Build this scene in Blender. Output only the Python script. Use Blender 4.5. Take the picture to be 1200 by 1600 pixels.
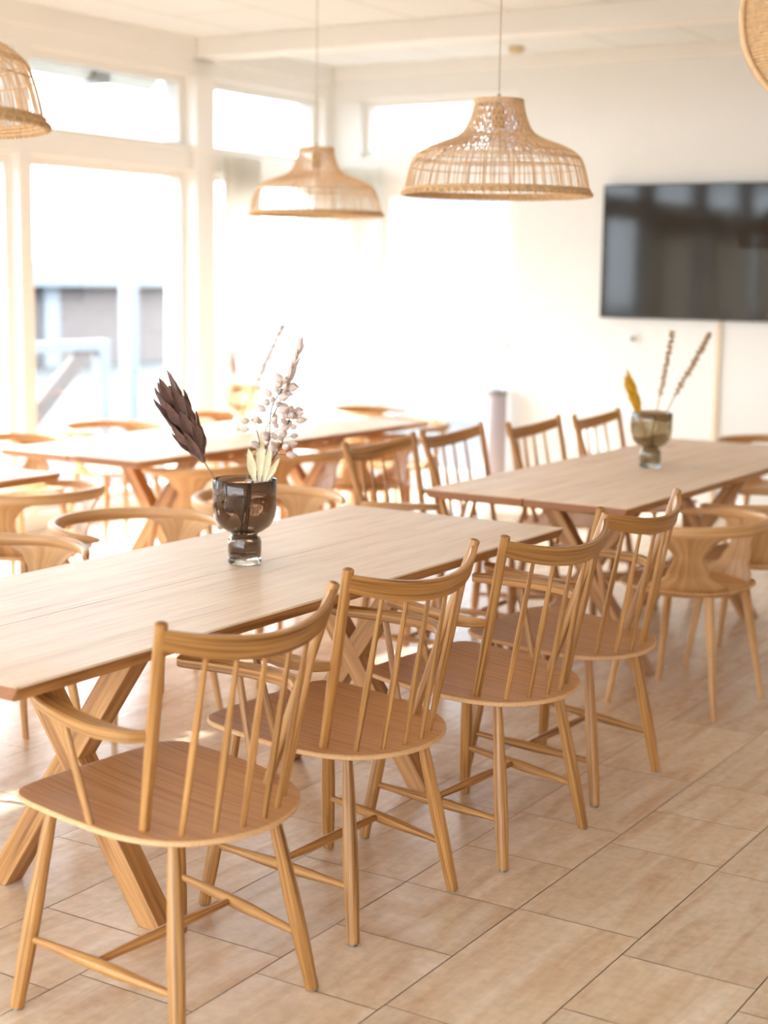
import bpy, bmesh, math, random
from mathutils import Vector, Matrix

for o in list(bpy.data.objects):
    bpy.data.objects.remove(o, do_unlink=True)
SC = bpy.context.scene
COL = SC.collection
PI = math.pi
rnd = random.Random(7)

# ------------------------------------------------------------------ camera
CAM_H = 1.5
YAW, PITCH, ROLL = 0.56069646, 0.15078776, 0.01429237
fwd = Vector((math.cos(YAW)*math.cos(PITCH), math.sin(YAW)*math.cos(PITCH), -math.sin(PITCH)))
rt = fwd.cross(Vector((0, 0, 1))).normalized()
up = rt.cross(fwd)
r2 = rt*math.cos(ROLL) + up*math.sin(ROLL)
u2 = up*math.cos(ROLL) - rt*math.sin(ROLL)
cd = bpy.data.cameras.new('camera')
cam = bpy.data.objects.new('camera', cd)
COL.objects.link(cam)
cam.matrix_world = Matrix(((r2.x, u2.x, -fwd.x, 0), (r2.y, u2.y, -fwd.y, 0), (r2.z, u2.z, -fwd.z, CAM_H), (0, 0, 0, 1)))
cd.sensor_fit = 'VERTICAL'
cd.sensor_height = 36.0
cd.lens = 2441.36/1600*36.0
cd.clip_end = 500
cd.dof.use_dof = True
cd.dof.focus_distance = 3.75
cd.dof.aperture_fstop = 2.2
SC.camera = cam

# ------------------------------------------------------------------ sky, sun, exposure
W = bpy.data.worlds.new('world')
SC.world = W
W.use_nodes = True
wn = W.node_tree.nodes
bg = wn['Background']
bg.inputs['Color'].default_value = (0.82, 0.91, 1.0, 1)
bg.inputs['Strength'].default_value = 4.6
sd = bpy.data.lights.new('sun', 'SUN')
sd.energy = 6.5
sd.color = (1.0, 0.97, 0.93)
sd.angle = math.radians(0.6)
sun = bpy.data.objects.new('sun', sd)
COL.objects.link(sun)
sun.rotation_euler = Vector((0.19, -1.0, -0.70)).to_track_quat('-Z', 'Y').to_euler()
SC.view_settings.view_transform = 'Standard'
SC.view_settings.look = 'None'
SC.view_settings.gamma = 1
SC.view_settings.use_curve_mapping = False
SC.view_settings.exposure = 1.42
cy = SC.cycles
cy.max_bounces = 12
cy.diffuse_bounces = 7
cy.glossy_bounces = 5
cy.transmission_bounces = 12
cy.transparent_max_bounces = 24
cy.sample_clamp_indirect = 8
cy.caustics_reflective = False
cy.blur_glossy = 0.5

XF, YW, CEIL = 9.5, 6.45, 2.95          # far wall, window wall, ceiling
XB, YR = -3.0, -3.2                     # wall behind the camera, wall on the right


def portal(name, loc, sx, sy, direction):
    d = bpy.data.lights.new(name, 'AREA')
    d.shape = 'RECTANGLE'
    d.size, d.size_y = sx, sy
    d.cycles.is_portal = True
    o = bpy.data.objects.new(name, d)
    COL.objects.link(o)
    o.location = loc
    o.rotation_euler = Vector(direction).to_track_quat('-Z', 'Z').to_euler()
    return o


portal('sky_portal_windows', ((XB+XF)/2, YW+0.14, 1.4), XF-XB, 2.8, (0, -1, 0))
portal('sky_portal_back', (XB-0.24, 1.9, 1.5), 8.2, 2.43, (1, 0, 0))
portal('sky_portal_door', (XF+0.14, 5.55, 1.4), 1.5, 2.8, (-1, 0, 0))

# ------------------------------------------------------------------ materials
MATS = {}


def new_mat(name):
    m = bpy.data.materials.new(name)
    m.use_nodes = True
    nt = m.node_tree
    b = nt.nodes['Principled BSDF']
    MATS[name] = m
    return m, nt, b


def lk(nt, a, b):
    nt.links.new(a, b)


def srgb(c):
    return tuple(((v/255.0+0.055)/1.055)**2.4 if v/255.0 > 0.04045 else v/255.0/12.92 for v in c)+(1,)


def plain(name, col, rough=0.6, metal=0.0, spec=0.5, noise=0.0, nscale=20, bump=0.0):
    m, nt, b = new_mat(name)
    b.inputs['Base Color'].default_value = srgb(col)
    b.inputs['Roughness'].default_value = rough
    b.inputs['Metallic'].default_value = metal
    b.inputs['Specular IOR Level'].default_value = spec
    tc = nt.nodes.new('ShaderNodeTexCoord')
    n = nt.nodes.new('ShaderNodeTexNoise')
    n.inputs['Scale'].default_value = nscale
    n.inputs['Detail'].default_value = 5
    lk(nt, tc.outputs['Object'], n.inputs['Vector'])
    if noise > 0:
        r = nt.nodes.new('ShaderNodeMix')
        r.data_type = 'RGBA'
        r.inputs[6].default_value = srgb([max(0, v*(1-noise)) for v in col])
        r.inputs[7].default_value = srgb([min(255, v*(1+noise)) for v in col])
        lk(nt, n.outputs['Fac'], r.inputs[0])
        lk(nt, r.outputs[2], b.inputs['Base Color'])
    if bump > 0:
        bp = nt.nodes.new('ShaderNodeBump')
        bp.inputs['Strength'].default_value = bump
        bp.inputs['Distance'].default_value = 0.002
        lk(nt, n.outputs['Fac'], bp.inputs['Height'])
        lk(nt, bp.outputs['Normal'], b.inputs['Normal'])
    return m


def wood(name, light, mid, dark, rough=0.42, gx=55.0, gy=2.2, coat=0.0, knots=False, vary=0.10):
    """oak: grain runs along UV.y (metres)"""
    m, nt, b = new_mat(name)
    N = nt.nodes
    uv = N.new('ShaderNodeUVMap')
    info = N.new('ShaderNodeObjectInfo')
    off = N.new('ShaderNodeVectorMath')
    off.operation = 'MULTIPLY_ADD'
    comb = N.new('ShaderNodeCombineXYZ')
    for i in range(3):
        lk(nt, info.outputs['Random'], comb.inputs[i])
    lk(nt, comb.outputs[0], off.inputs[0])
    off.inputs[1].default_value = (3.7, 9.1, 0.0)
    lk(nt, uv.outputs[0], off.inputs[2])
    mp = N.new('ShaderNodeMapping')
    mp.inputs['Scale'].default_value = (gx, gy, 1)
    lk(nt, off.outputs[0], mp.inputs[0])
    n1 = N.new('ShaderNodeTexNoise')
    n1.inputs['Scale'].default_value = 1.0
    n1.inputs['Detail'].default_value = 4
    n1.inputs['Distortion'].default_value = 0.6
    lk(nt, mp.outputs[0], n1.inputs['Vector'])
    mp2 = N.new('ShaderNodeMapping')
    mp2.inputs['Scale'].default_value = (gx*7, gy*5, 1)
    lk(nt, off.outputs[0], mp2.inputs[0])
    n2 = N.new('ShaderNodeTexNoise')
    n2.inputs['Scale'].default_value = 1.0
    n2.inputs['Detail'].default_value = 3
    lk(nt, mp2.outputs[0], n2.inputs['Vector'])
    ramp = N.new('ShaderNodeValToRGB')
    ramp.color_ramp.elements[0].position = 0.28
    ramp.color_ramp.elements[0].color = srgb(dark)
    ramp.color_ramp.elements[1].position = 0.75
    ramp.color_ramp.elements[1].color = srgb(light)
    e = ramp.color_ramp.elements.new(0.5)
    e.color = srgb(mid)
    lk(nt, n1.outputs['Fac'], ramp.inputs[0])
    pore = N.new('ShaderNodeMapRange')
    pore.inputs[1].default_value = 0.32
    pore.inputs[2].default_value = 0.5
    pore.inputs[3].default_value = 0.80
    pore.inputs[4].default_value = 1.0
    lk(nt, n2.outputs['Fac'], pore.inputs[0])
    mul = N.new('ShaderNodeMix')
    mul.data_type = 'RGBA'
    mul.blend_type = 'MULTIPLY'
    mul.inputs[0].default_value = 1
    lk(nt, ramp.outputs[0], mul.inputs[6])
    lk(nt, pore.outputs[0], mul.inputs[7])
    hsv = N.new('ShaderNodeHueSaturation')
    vr = N.new('ShaderNodeMapRange')
    vr.inputs[3].default_value = 1-vary
    vr.inputs[4].default_value = 1+vary
    lk(nt, info.outputs['Random'], vr.inputs[0])
    lk(nt, vr.outputs[0], hsv.inputs['Value'])
    lk(nt, mul.outputs[2], hsv.inputs['Color'])
    last = hsv.outputs[0]
    if knots:
        vo = N.new('ShaderNodeTexVoronoi')
        mp3 = N.new('ShaderNodeMapping')
        mp3.inputs['Scale'].default_value = (3.2, 1.3, 1)
        lk(nt, off.outputs[0], mp3.inputs[0])
        lk(nt, mp3.outputs[0], vo.inputs['Vector'])
        vo.inputs['Scale'].default_value = 1.0
        vo.inputs['Randomness'].default_value = 1.0
        kr = N.new('ShaderNodeMapRange')
        kr.inputs[1].default_value = 0.02
        kr.inputs[2].default_value = 0.085
        kr.inputs[3].default_value = 0.55
        kr.inputs[4].default_value = 0.0
        lk(nt, vo.outputs['Distance'], kr.inputs[0])
        km = N.new('ShaderNodeMix')
        km.data_type = 'RGBA'
        km.inputs[7].default_value = srgb((118, 96, 82))
        lk(nt, kr.outputs[0], km.inputs[0])
        lk(nt, last, km.inputs[6])
        last = km.outputs[2]
    lk(nt, last, b.inputs['Base Color'])
    b.inputs['Roughness'].default_value = rough
    b.inputs['Coat Weight'].default_value = coat
    b.inputs['Coat Roughness'].default_value = 0.35
    bp = N.new('ShaderNodeBump')
    bp.inputs['Strength'].default_value = 0.12
    bp.inputs['Distance'].default_value = 0.001
    lk(nt, n2.outputs['Fac'], bp.inputs['Height'])
    lk(nt, bp.outputs['Normal'], b.inputs['Normal'])
    return m


OAK = wood('oak_chair', (208, 158, 98), (180, 127, 70), (112, 70, 34), gx=135, rough=0.36)
OAKSEAT = wood('oak_veneer_seat', (214, 163, 113), (204, 150, 99), (180, 126, 77), gx=130, gy=1.6, rough=0.45)
OAKTOP = wood('oak_tabletop', (243, 221, 198), (238, 212, 187), (226, 196, 167), gx=22, gy=0.8, rough=0.48, knots=True, vary=0.04)  # oak paled so that glare on the tops sits in the base colour
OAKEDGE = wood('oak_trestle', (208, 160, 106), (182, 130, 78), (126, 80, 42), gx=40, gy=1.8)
ENDGRAIN = plain('oak_end_grain', (150, 100, 68), 0.7, noise=0.15, nscale=160)
OAKPALE = wood('pale_oak_shell_chair', (216, 172, 122), (202, 154, 102), (176, 126, 78), gx=50, gy=1.5)
WHITE = plain('white_painted_wall', (233, 233, 231), 0.85, noise=0.012, nscale=3, bump=0.05)
CEILM, nt, b = new_mat('white_ceiling_panels')
b.inputs['Roughness'].default_value = 0.9
tc = nt.nodes.new('ShaderNodeTexCoord')
br = nt.nodes.new('ShaderNodeTexBrick')
br.inputs['Color1'].default_value = srgb((228, 230, 230))
br.inputs['Color2'].default_value = srgb((224, 226, 226))
br.inputs['Mortar'].default_value = srgb((196, 188, 178))
br.inputs['Scale'].default_value = 1.0
br.inputs['Mortar Size'].default_value = 0.006
br.inputs['Brick Width'].default_value = 2.4
br.inputs['Row Height'].default_value = 0.6
br.offset = 0.5
lk(nt, tc.outputs['Object'], br.inputs['Vector'])
lk(nt, br.outputs['Color'], b.inputs['Base Color'])
FRAME = plain('white_painted_frame', (236, 234, 230), 0.5, noise=0.01, nscale=5)
PLY = plain('plywood_edge', (214, 170, 124), 0.6, noise=0.12, nscale=180)
METAL = plain('steel_glide', (150, 146, 140), 0.35, metal=0.9)
BLACK = plain('black_plastic', (22, 21, 21), 0.35)
RATTAN = plain('natural_rattan', (226, 190, 150), 0.75, noise=0.14, nscale=60)
RATTAND = plain('natural_rattan_weave', (216, 180, 138), 0.75, noise=0.2, nscale=90)
CORDM = plain('beige_cord', (190, 176, 156), 0.7, noise=0.05)
SOCKET = plain('brass_socket', (170, 136, 90), 0.4, metal=0.6)

# thin window glass: mostly see-through, with a clear reflection
GLASS, nt, b = new_mat('window_glass')
nt.nodes.remove(b)
out = nt.nodes['Material Output']
tr = nt.nodes.new('ShaderNodeBsdfTransparent')
tr.inputs[0].default_value = (0.96, 0.98, 0.98, 1)
gl = nt.nodes.new('ShaderNodeBsdfGlossy')
gl.inputs['Roughness'].default_value = 0.02
lw = nt.nodes.new('ShaderNodeLayerWeight')
lw.inputs[0].default_value = 0.5
pw = nt.nodes.new('ShaderNodeMath')
pw.operation = 'POWER'
pw.inputs[1].default_value = 4.0
lk(nt, lw.outputs['Facing'], pw.inputs[0])
fr = nt.nodes.new('ShaderNodeMath')
fr.operation = 'MULTIPLY_ADD'
fr.inputs[1].default_value = 0.85
fr.inputs[2].default_value = 0.04
lk(nt, pw.outputs[0], fr.inputs[0])
mx = nt.nodes.new('ShaderNodeMixShader')
lk(nt, fr.outputs[0], mx.inputs[0])
lk(nt, tr.outputs[0], mx.inputs[1])
lk(nt, gl.outputs[0], mx.inputs[2])
lk(nt, mx.outputs[0], out.inputs[0])


def vase_glass(name, col):
    m, nt, b = new_mat(name)
    b.inputs['Base Color'].default_value = col
    b.inputs['Roughness'].default_value = 0.02
    b.inputs['Transmission Weight'].default_value = 1.0
    b.inputs['IOR'].default_value = 1.45
    n = nt.nodes.new('ShaderNodeTexNoise')
    n.inputs['Scale'].default_value = 26
    tc = nt.nodes.new('ShaderNodeTexCoord')
    lk(nt, tc.outputs['Object'], n.inputs['Vector'])
    bp = nt.nodes.new('ShaderNodeBump')
    bp.inputs['Strength'].default_value = 0.25
    bp.inputs['Distance'].default_value = 0.004
    lk(nt, n.outputs['Fac'], bp.inputs['Height'])
    lk(nt, bp.outputs['Normal'], b.inputs['Normal'])
    return m


SMOKE = vase_glass('smoky_brown_glass', (0.34, 0.265, 0.21, 1))
OLIVE = vase_glass('olive_brown_glass', (0.52, 0.45, 0.33, 1))
AMBER = vase_glass('pale_amber_glass', (0.88, 0.83, 0.68, 1))
CLEAR = vase_glass('clear_glass', (0.93, 0.98, 0.99, 1))

SCREEN = plain('tv_screen_glass', (34, 28, 23), 0.06, spec=0.4)

CURT, nt, b = new_mat('cream_curtain_cloth')
nt.nodes.remove(b)
out = nt.nodes['Material Output']
df = nt.nodes.new('ShaderNodeBsdfDiffuse')
df.inputs[0].default_value = srgb((248, 244, 236))
tl = nt.nodes.new('ShaderNodeBsdfTranslucent')
tl.inputs[0].default_value = srgb((250, 246, 240))
mx = nt.nodes.new('ShaderNodeMixShader')
mx.inputs[0].default_value = 0.5
lk(nt, df.outputs[0], mx.inputs[1])
lk(nt, tl.outputs[0], mx.inputs[2])
lk(nt, mx.outputs[0], out.inputs[0])

SHEER, nt, b = new_mat('white_sheer_cloth')
nt.nodes.remove(b)
out = nt.nodes['Material Output']
tl = nt.nodes.new('ShaderNodeBsdfTranslucent')
tl.inputs[0].default_value = srgb((248, 246, 240))
tr = nt.nodes.new('ShaderNodeBsdfTransparent')
mx = nt.nodes.new('ShaderNodeMixShader')
mx.inputs[0].default_value = 0.35
lk(nt, tl.outputs[0], mx.inputs[1])
lk(nt, tr.outputs[0], mx.inputs[2])
lk(nt, mx.outputs[0], out.inputs[0])

# floor tiles: tone comes from a per-tile attribute, veins from noise
TILE, nt, b = new_mat('travertine_tile')
N = nt.nodes
at = N.new('ShaderNodeAttribute')
at.attribute_name = 'tone'
tc = N.new('ShaderNodeTexCoord')
ad = N.new('ShaderNodeVectorMath')
ad.operation = 'MULTIPLY_ADD'
lk(nt, at.outputs['Color'], ad.inputs[0])
ad.inputs[1].default_value = (17, 23, 5)
lk(nt, tc.outputs['Object'], ad.inputs[2])
mp = N.new('ShaderNodeMapping')
mp.inputs['Scale'].default_value = (2.2, 13.0, 1)
lk(nt, ad.outputs[0], mp.inputs[0])
n1 = N.new('ShaderNodeTexNoise')
n1.inputs['Scale'].default_value = 1.0
n1.inputs['Detail'].default_value = 7
n1.inputs['Roughness'].default_value = 0.62
n1.inputs['Distortion'].default_value = 0.8
lk(nt, mp.outputs[0], n1.inputs['Vector'])
rp = N.new('ShaderNodeValToRGB')
rp.color_ramp.elements[0].position = 0.32
rp.color_ramp.elements[0].color = srgb((208, 175, 144))
rp.color_ramp.elements[1].position = 0.66
rp.color_ramp.elements[1].color = srgb((230, 209, 186))
e = rp.color_ramp.elements.new(0.48)
e.color = srgb((220, 194, 165))
lk(nt, n1.outputs['Fac'], rp.inputs[0])
n2 = N.new('ShaderNodeTexNoise')
n2.inputs['Scale'].default_value = 38
n2.inputs['Detail'].default_value = 6
lk(nt, ad.outputs[0], n2.inputs['Vector'])
mr = N.new('ShaderNodeMapRange')
mr.inputs[1].default_value = 0.3
mr.inputs[2].default_value = 0.65
mr.inputs[3].default_value = 0.90
mr.inputs[4].default_value = 1.04
lk(nt, n2.outputs['Fac'], mr.inputs[0])
mul = N.new('ShaderNodeMix')
mul.data_type = 'RGBA'
mul.blend_type = 'MULTIPLY'
mul.inputs[0].default_value = 1
lk(nt, rp.outputs[0], mul.inputs[6])
lk(nt, mr.outputs[0], mul.inputs[7])
sep = N.new('ShaderNodeSeparateColor')
lk(nt, at.outputs['Color'], sep.inputs[0])
hv = N.new('ShaderNodeHueSaturation')
mr2 = N.new('ShaderNodeMapRange')
mr2.inputs[3].default_value = 0.91
mr2.inputs[4].default_value = 1.05
lk(nt, sep.outputs[0], mr2.inputs[0])
lk(nt, mr2.outputs[0], hv.inputs['Value'])
lk(nt, mul.outputs[2], hv.inputs['Color'])
lk(nt, hv.outputs[0], b.inputs['Base Color'])
b.inputs['Roughness'].default_value = 0.27
b.inputs['Specular IOR Level'].default_value = 0.75
bp = N.new('ShaderNodeBump')
bp.inputs['Strength'].default_value = 0.15
bp.inputs['Distance'].default_value = 0.002
lk(nt, n2.outputs['Fac'], bp.inputs['Height'])
lk(nt, bp.outputs['Normal'], b.inputs['Normal'])
GROUT = plain('brown_grout', (140, 112, 90), 0.9, noise=0.08, nscale=60)


# ------------------------------------------------------------------ mesh helpers
def catmull(pts, n=8, closed=False):
    P = [Vector(p) for p in pts]
    res = []
    L = len(P)
    rng = range(L if closed else L-1)
    for i in rng:
        if closed:
            a, b_, c, d = P[(i-1) % L], P[i], P[(i+1) % L], P[(i+2) % L]
        else:
            a, b_, c, d = P[max(i-1, 0)], P[i], P[i+1], P[min(i+2, L-1)]
        for k in range(n):
            t = k/n
            res.append(0.5*((2*b_) + (c-a)*t + (2*a-5*b_+4*c-d)*t*t + (3*b_-a-3*c+d)*t**3))
    if not closed:
        res.append(P[-1].copy())
    return res


def interp(keys, t):
    """keys: [(t,value)...] smooth interpolation"""
    if t <= keys[0][0]:
        return keys[0][1]
    for (a, va), (b_, vb) in zip(keys, keys[1:]):
        if t <= b_:
            s = (t-a)/(b_-a)
            s = s*s*(3-2*s)
            return va+(vb-va)*s
    return keys[-1][1]


class MB:
    def __init__(self):
        self.v, self.f, self.uv, self.mi, self.sm = [], [], [], [], []

    def face(self, idx, uv, mi=0, smooth=True):
        self.f.append(tuple(idx))
        self.uv.append(list(uv))
        self.mi.append(mi)
        self.sm.append(smooth)

    def loft(self, rings, closed=True, cap=True, vs=None, mi=0, cap_mi=None, smooth=True, loop=False):
        """rings: lists of points; grain (uv.y) runs from ring to ring"""
        n = len(rings[0])
        base = len(self.v)
        for r in rings:
            self.v.extend([Vector(p) for p in r])
        acc = [0.0]
        for a, b_ in zip(rings, rings[1:]):
            ca = sum((Vector(p) for p in a), Vector())/n
            cb = sum((Vector(p) for p in b_), Vector())/n
            acc.append(acc[-1]+max((cb-ca).length, 1e-5))
        mid = rings[len(rings)//2]
        us = [0.0]
        for k in range(n):
            us.append(us[-1]+(Vector(mid[(k+1) % n])-Vector(mid[k])).length)
        m = n if closed else n-1
        nr = len(rings)
        for i in range(nr if loop else nr-1):
            j = (i+1) % nr
            va, vb = acc[i], (acc[j] if j else acc[i]+0.01)
            for k in range(m):
                k2 = (k+1) % n
                self.face((base+i*n+k, base+i*n+k2, base+j*n+k2, base+j*n+k),
                          ((us[k], va), (us[k+1], va), (us[k+1], vb), (us[k], vb)), mi, smooth)
        if cap and closed and not loop:
            cm = mi if cap_mi is None else cap_mi
            for i, rev in ((0, True), (nr-1, False)):
                idx = [base+i*n+k for k in range(n)]
                uvv = [(Vector(rings[i][k]).x, Vector(rings[i][k]).y+Vector(rings[i][k]).z) for k in range(n)]
                if rev:
                    idx.reverse()
                    uvv.reverse()
                self.face(idx, uvv, cm, False)
        return self

    def tube(self, path, rad, seg=12, cap=True, mi=0, cap_mi=None, round_end=0.0, loop=False, squash=None):
        P = [Vector(p) for p in path]
        n = len(P)
        R = rad if isinstance(rad, (list, tuple)) else [rad]*n
        if round_end > 0 and not loop:
            d0 = (P[0]-P[1]).normalized()
            d1 = (P[-1]-P[-2]).normalized()
            P = [P[0]+d0*round_end]+P+[P[-1]+d1*round_end]
            R = [R[0]*0.6]+list(R)+[R[-1]*0.6]
            n += 2
        rings = []
        ref = None
        for i in range(n):
            if loop:
                t = (P[(i+1) % n]-P[i-1]).normalized()
            else:
                t = (P[min(i+1, n-1)]-P[max(i-1, 0)]).normalized()
            if ref is None:
                ref = Vector((0, 0, 1)) if abs(t.z) < 0.9 else Vector((1, 0, 0))
            a = (ref-t*ref.dot(t)).normalized()
            ref = a
            b_ = t.cross(a)
            rr = R[i]
            if squash:
                rings.append([P[i]+a*math.cos(2*PI*k/seg)*rr*squash[0]+b_*math.sin(2*PI*k/seg)*rr*squash[1] for k in range(seg)])
            else:
                rings.append([P[i]+a*math.cos(2*PI*k/seg)*rr+b_*math.sin(2*PI*k/seg)*rr for k in range(seg)])
        return self.loft(rings, cap=cap, mi=mi, cap_mi=cap_mi, loop=loop)

    def box(self, lo, hi, mi=0):
        x0, y0, z0 = lo
        x1, y1, z1 = hi
        dims = (x1-x0, y1-y0, z1-z0)
        ax = dims.index(max(dims))
        b = len(self.v)
        C = [(x0, y0, z0), (x1, y0, z0), (x1, y1, z0), (x0, y1, z0), (x0, y0, z1), (x1, y0, z1), (x1, y1, z1), (x0, y1, z1)]
        self.v.extend(Vector(c) for c in C)
        for q in ((0, 3, 2, 1), (4, 5, 6, 7), (0, 1, 5, 4), (1, 2, 6, 5), (2, 3, 7, 6), (3, 0, 4, 7)):
            oth = [a for a in range(3) if a != ax]
            uvv = [(C[i][oth[0]]+C[i][oth[1]], C[i][ax]) for i in q]
            self.face([b+i for i in q], uvv, mi, False)
        return self

    def lathe(self, prof, seg=48, center=(0, 0, 0), mi=0, close=True):
        c = Vector(center)
        rings = []
        for k in range(seg):
            a = 2*PI*k/seg
            rings.append([c+Vector((r*math.cos(a), r*math.sin(a), z)) for r, z in prof])
        return self.loft(rings, closed=close, cap=False, mi=mi, loop=True)

    def build(self, name, mat, parent=None, bevel=0.0, merge=False):
        me = bpy.data.meshes.new(name)
        me.from_pydata([tuple(p) for p in self.v], [], self.f)
        mats = mat if isinstance(mat, (list, tuple)) else [mat]
        for m in mats:
            me.materials.append(m)
        uvl = me.uv_layers.new(name='UVMap')
        li = 0
        for fi, f in enumerate(self.f):
            for k in range(len(f)):
                uvl.data[li].uv = self.uv[fi][k]
                li += 1
        me.polygons.foreach_set('material_index', self.mi)
        me.polygons.foreach_set('use_smooth', self.sm)
        me.update()
        if name not in ('floor', 'curtain', 'sheer_curtain'):
            bm = bmesh.new()
            bm.from_mesh(me)
            bmesh.ops.recalc_face_normals(bm, faces=bm.faces)
            bm.to_mesh(me)
            bm.free()
        me.set_sharp_from_angle(angle=math.radians(38))
        o = bpy.data.objects.new(name, me)
        COL.objects.link(o)
        if parent:
            o.parent = parent
        if bevel > 0:
            md = o.modifiers.new('bevel', 'BEVEL')
            md.width = bevel
            md.segments = 2
            md.limit_method = 'ANGLE'
            md.angle_limit = math.radians(40)
        return o


def tag(o, label, cat, group=None):
    o['label'] = label
    o['category'] = cat
    if group:
        o['group'] = group
    return o


def empty(name, loc=(0, 0, 0), rz=0.0):
    o = bpy.data.objects.new(name, None)
    o.empty_display_size = 0.1
    COL.objects.link(o)
    o.location = loc
    o.rotation_euler = (0, 0, rz)
    return o


def struct(o):
    o['kind'] = 'structure'
    return o


CHILDREN = {}


def copy_tree(o, parent=None):
    c = o.copy()
    COL.objects.link(c)
    c.parent = parent
    for ch in list(o.children):
        copy_tree(ch, c)
    return c


# ------------------------------------------------------------------ the room
# floor: tiles laid in 0.3115 m rows along X over grout
mb = MB()
mb.box((XB, YR, -0.06), (XF, YW, -0.002), mi=1)
tones = [(0.5, 0.5, 0.5)]*6
ROWH = 0.3115
r0 = 1.923
k0 = int(math.floor((YR-r0)/ROWH))
known = {-1: [2.88, 3.19, 3.50], -2: [2.597, 3.20, 3.73, 4.04], -3: [2.79, 3.10, 3.70], 0: [2.35, 2.66]}
y = r0+k0*ROWH
k = k0
while y < YW:
    ya, yb = max(y, YR), min(y+ROWH, YW)
    js = list(known.get(k, [2.2+rnd.random()*0.4]))
    while js[0] > XB:
        js.insert(0, js[0]-rnd.choice((0.312, 0.53, 0.6, 0.6)))
    while js[-1] < XF:
        js.append(js[-1]+rnd.choice((0.312, 0.53, 0.6, 0.6)))
    for a, b_ in zip(js, js[1:]):
        a, b_ = max(a, XB), min(b_, XF)
        if b_-a < 0.01 or yb-ya < 0.01:
            continue
        g = 0.0014
        i = len(mb.v)
        mb.v.extend([Vector((a+g, ya+g, 0)), Vector((b_-g, ya+g, 0)), Vector((b_-g, yb-g, 0)), Vector((a+g, yb-g, 0))])
        mb.face((i, i+1, i+2, i+3), ((a, ya), (b_, ya), (b_, yb), (a, yb)), 0, False)
        tones.append((rnd.random(), rnd.random(), rnd.random()))
    y += ROWH
    k += 1
fl = struct(mb.build('floor', [TILE, GROUT]))
ca = fl.data.color_attributes.new('tone', 'FLOAT_COLOR', 'CORNER')
for p, t in zip(fl.data.polygons, tones):
    for li in p.loop_indices:
        ca.data[li].color = (*t, 1)

struct(MB().box((XB, YR, CEIL), (XF+0.3, YW+0.3, CEIL+0.15)).build('ceiling', CEILM))
# wall behind the camera, with a wide glazed opening like the window wall
BY0, BY1 = -2.2, 6.0
mb = MB()
mb.box((XB-0.2, YR-0.2, -0.06), (XB, BY0, CEIL+.15)).box((XB-0.2, BY1, -0.06), (XB, YW+0.3, CEIL+.15))
mb.box((XB-0.2, BY0, 2.73), (XB, BY1, CEIL+.15)).box((XB-0.2, BY0, -0.06), (XB, BY1, .3))
struct(mb.build('wall_back', WHITE))
w = struct(empty('window_10', (XB-0.1, BY0, .3)))
mb = MB()
for i in range(7):
    y = (BY1-BY0-.06)*i/6
    mb.box((-.05, y, 0), (.05, y+.06, 2.43))
mb.box((-.05, 0, 0), (.05, BY1-BY0, .06)).box((-.05, 0, 2.37), (.05, BY1-BY0, 2.43))
mb.build('window_frame', FRAME, w)
MB().box((-.004, .02, .02), (.004, BY1-BY0-.02, 2.41)).build('glazing', GLASS, w)
struct(MB().box((XB, YR-0.2, -0.06), (XF+0.3, YR, CEIL)).build('wall_right', plain('cream_painted_wall', (222, 212, 200), .8, noise=.02, nscale=3)))

# window wall (left): posts, transom, head, each bay its own window
HEAD, TR0, TR1, SILL = 2.73, 2.14, 2.26, 0.10
mb = MB()
mb.box((XB, YW, HEAD), (XF+0.3, YW+0.24, CEIL))
mb.box((XB, YW, -0.06), (XF+0.3, YW+0.24, SILL))
mb.box((7.93, YW-0.03, SILL), (8.12, YW+0.24, HEAD))
mb.box((9.40, YW, SILL), (XF+0.3, YW+0.24, HEAD))
struct(mb.build('wall_left', FRAME))
bays = [(8.12, 9.40), (6.51, 7.93), (4.99, 6.41), (3.47, 4.89), (1.95, 3.37), (0.43, 1.85), (-1.09, 0.33), (-2.61, -1.19)]
mb = MB()
for (a, b_) in bays[1:]:
    mb.box((a-0.10, YW, SILL), (a, YW+0.16, HEAD))
mb.box((XB, YW, SILL), (-2.71, YW+0.24, HEAD))
struct(mb.build('trim_1', FRAME))
struct(MB().box((XB, YW+0.002, TR0), (XF, YW+0.12, TR1)).build('trim_2', FRAME))
for i, (a, b_) in enumerate(bays):
    w = struct(empty('window_%d' % (i+1), (a, YW+0.1, SILL)))
    wd = b_-a
    mb = MB()
    for z0, z1 in ((0, TR0-SILL), (TR1-SILL, HEAD-SILL)):
        f = 0.05
        mb.box((0, -0.03, z0), (f, 0.06, z1)).box((wd-f, -0.03, z0), (wd, 0.06, z1))
        mb.box((f, -0.03, z0), (wd-f, 0.06, z0+f)).box((f, -0.03, z1-f), (wd-f, 0.06, z1))
    mb.build('window_frame', FRAME, w)
    mb = MB()
    mb.box((0.04, 0.01, 0.04), (wd-0.04, 0.018, TR0-SILL-0.04))
    mb.box((0.04, 0.01, TR1-SILL+0.04), (wd-0.04, 0.018, HEAD-SILL-0.04))
    mb.build('glazing', GLASS, w)

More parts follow.
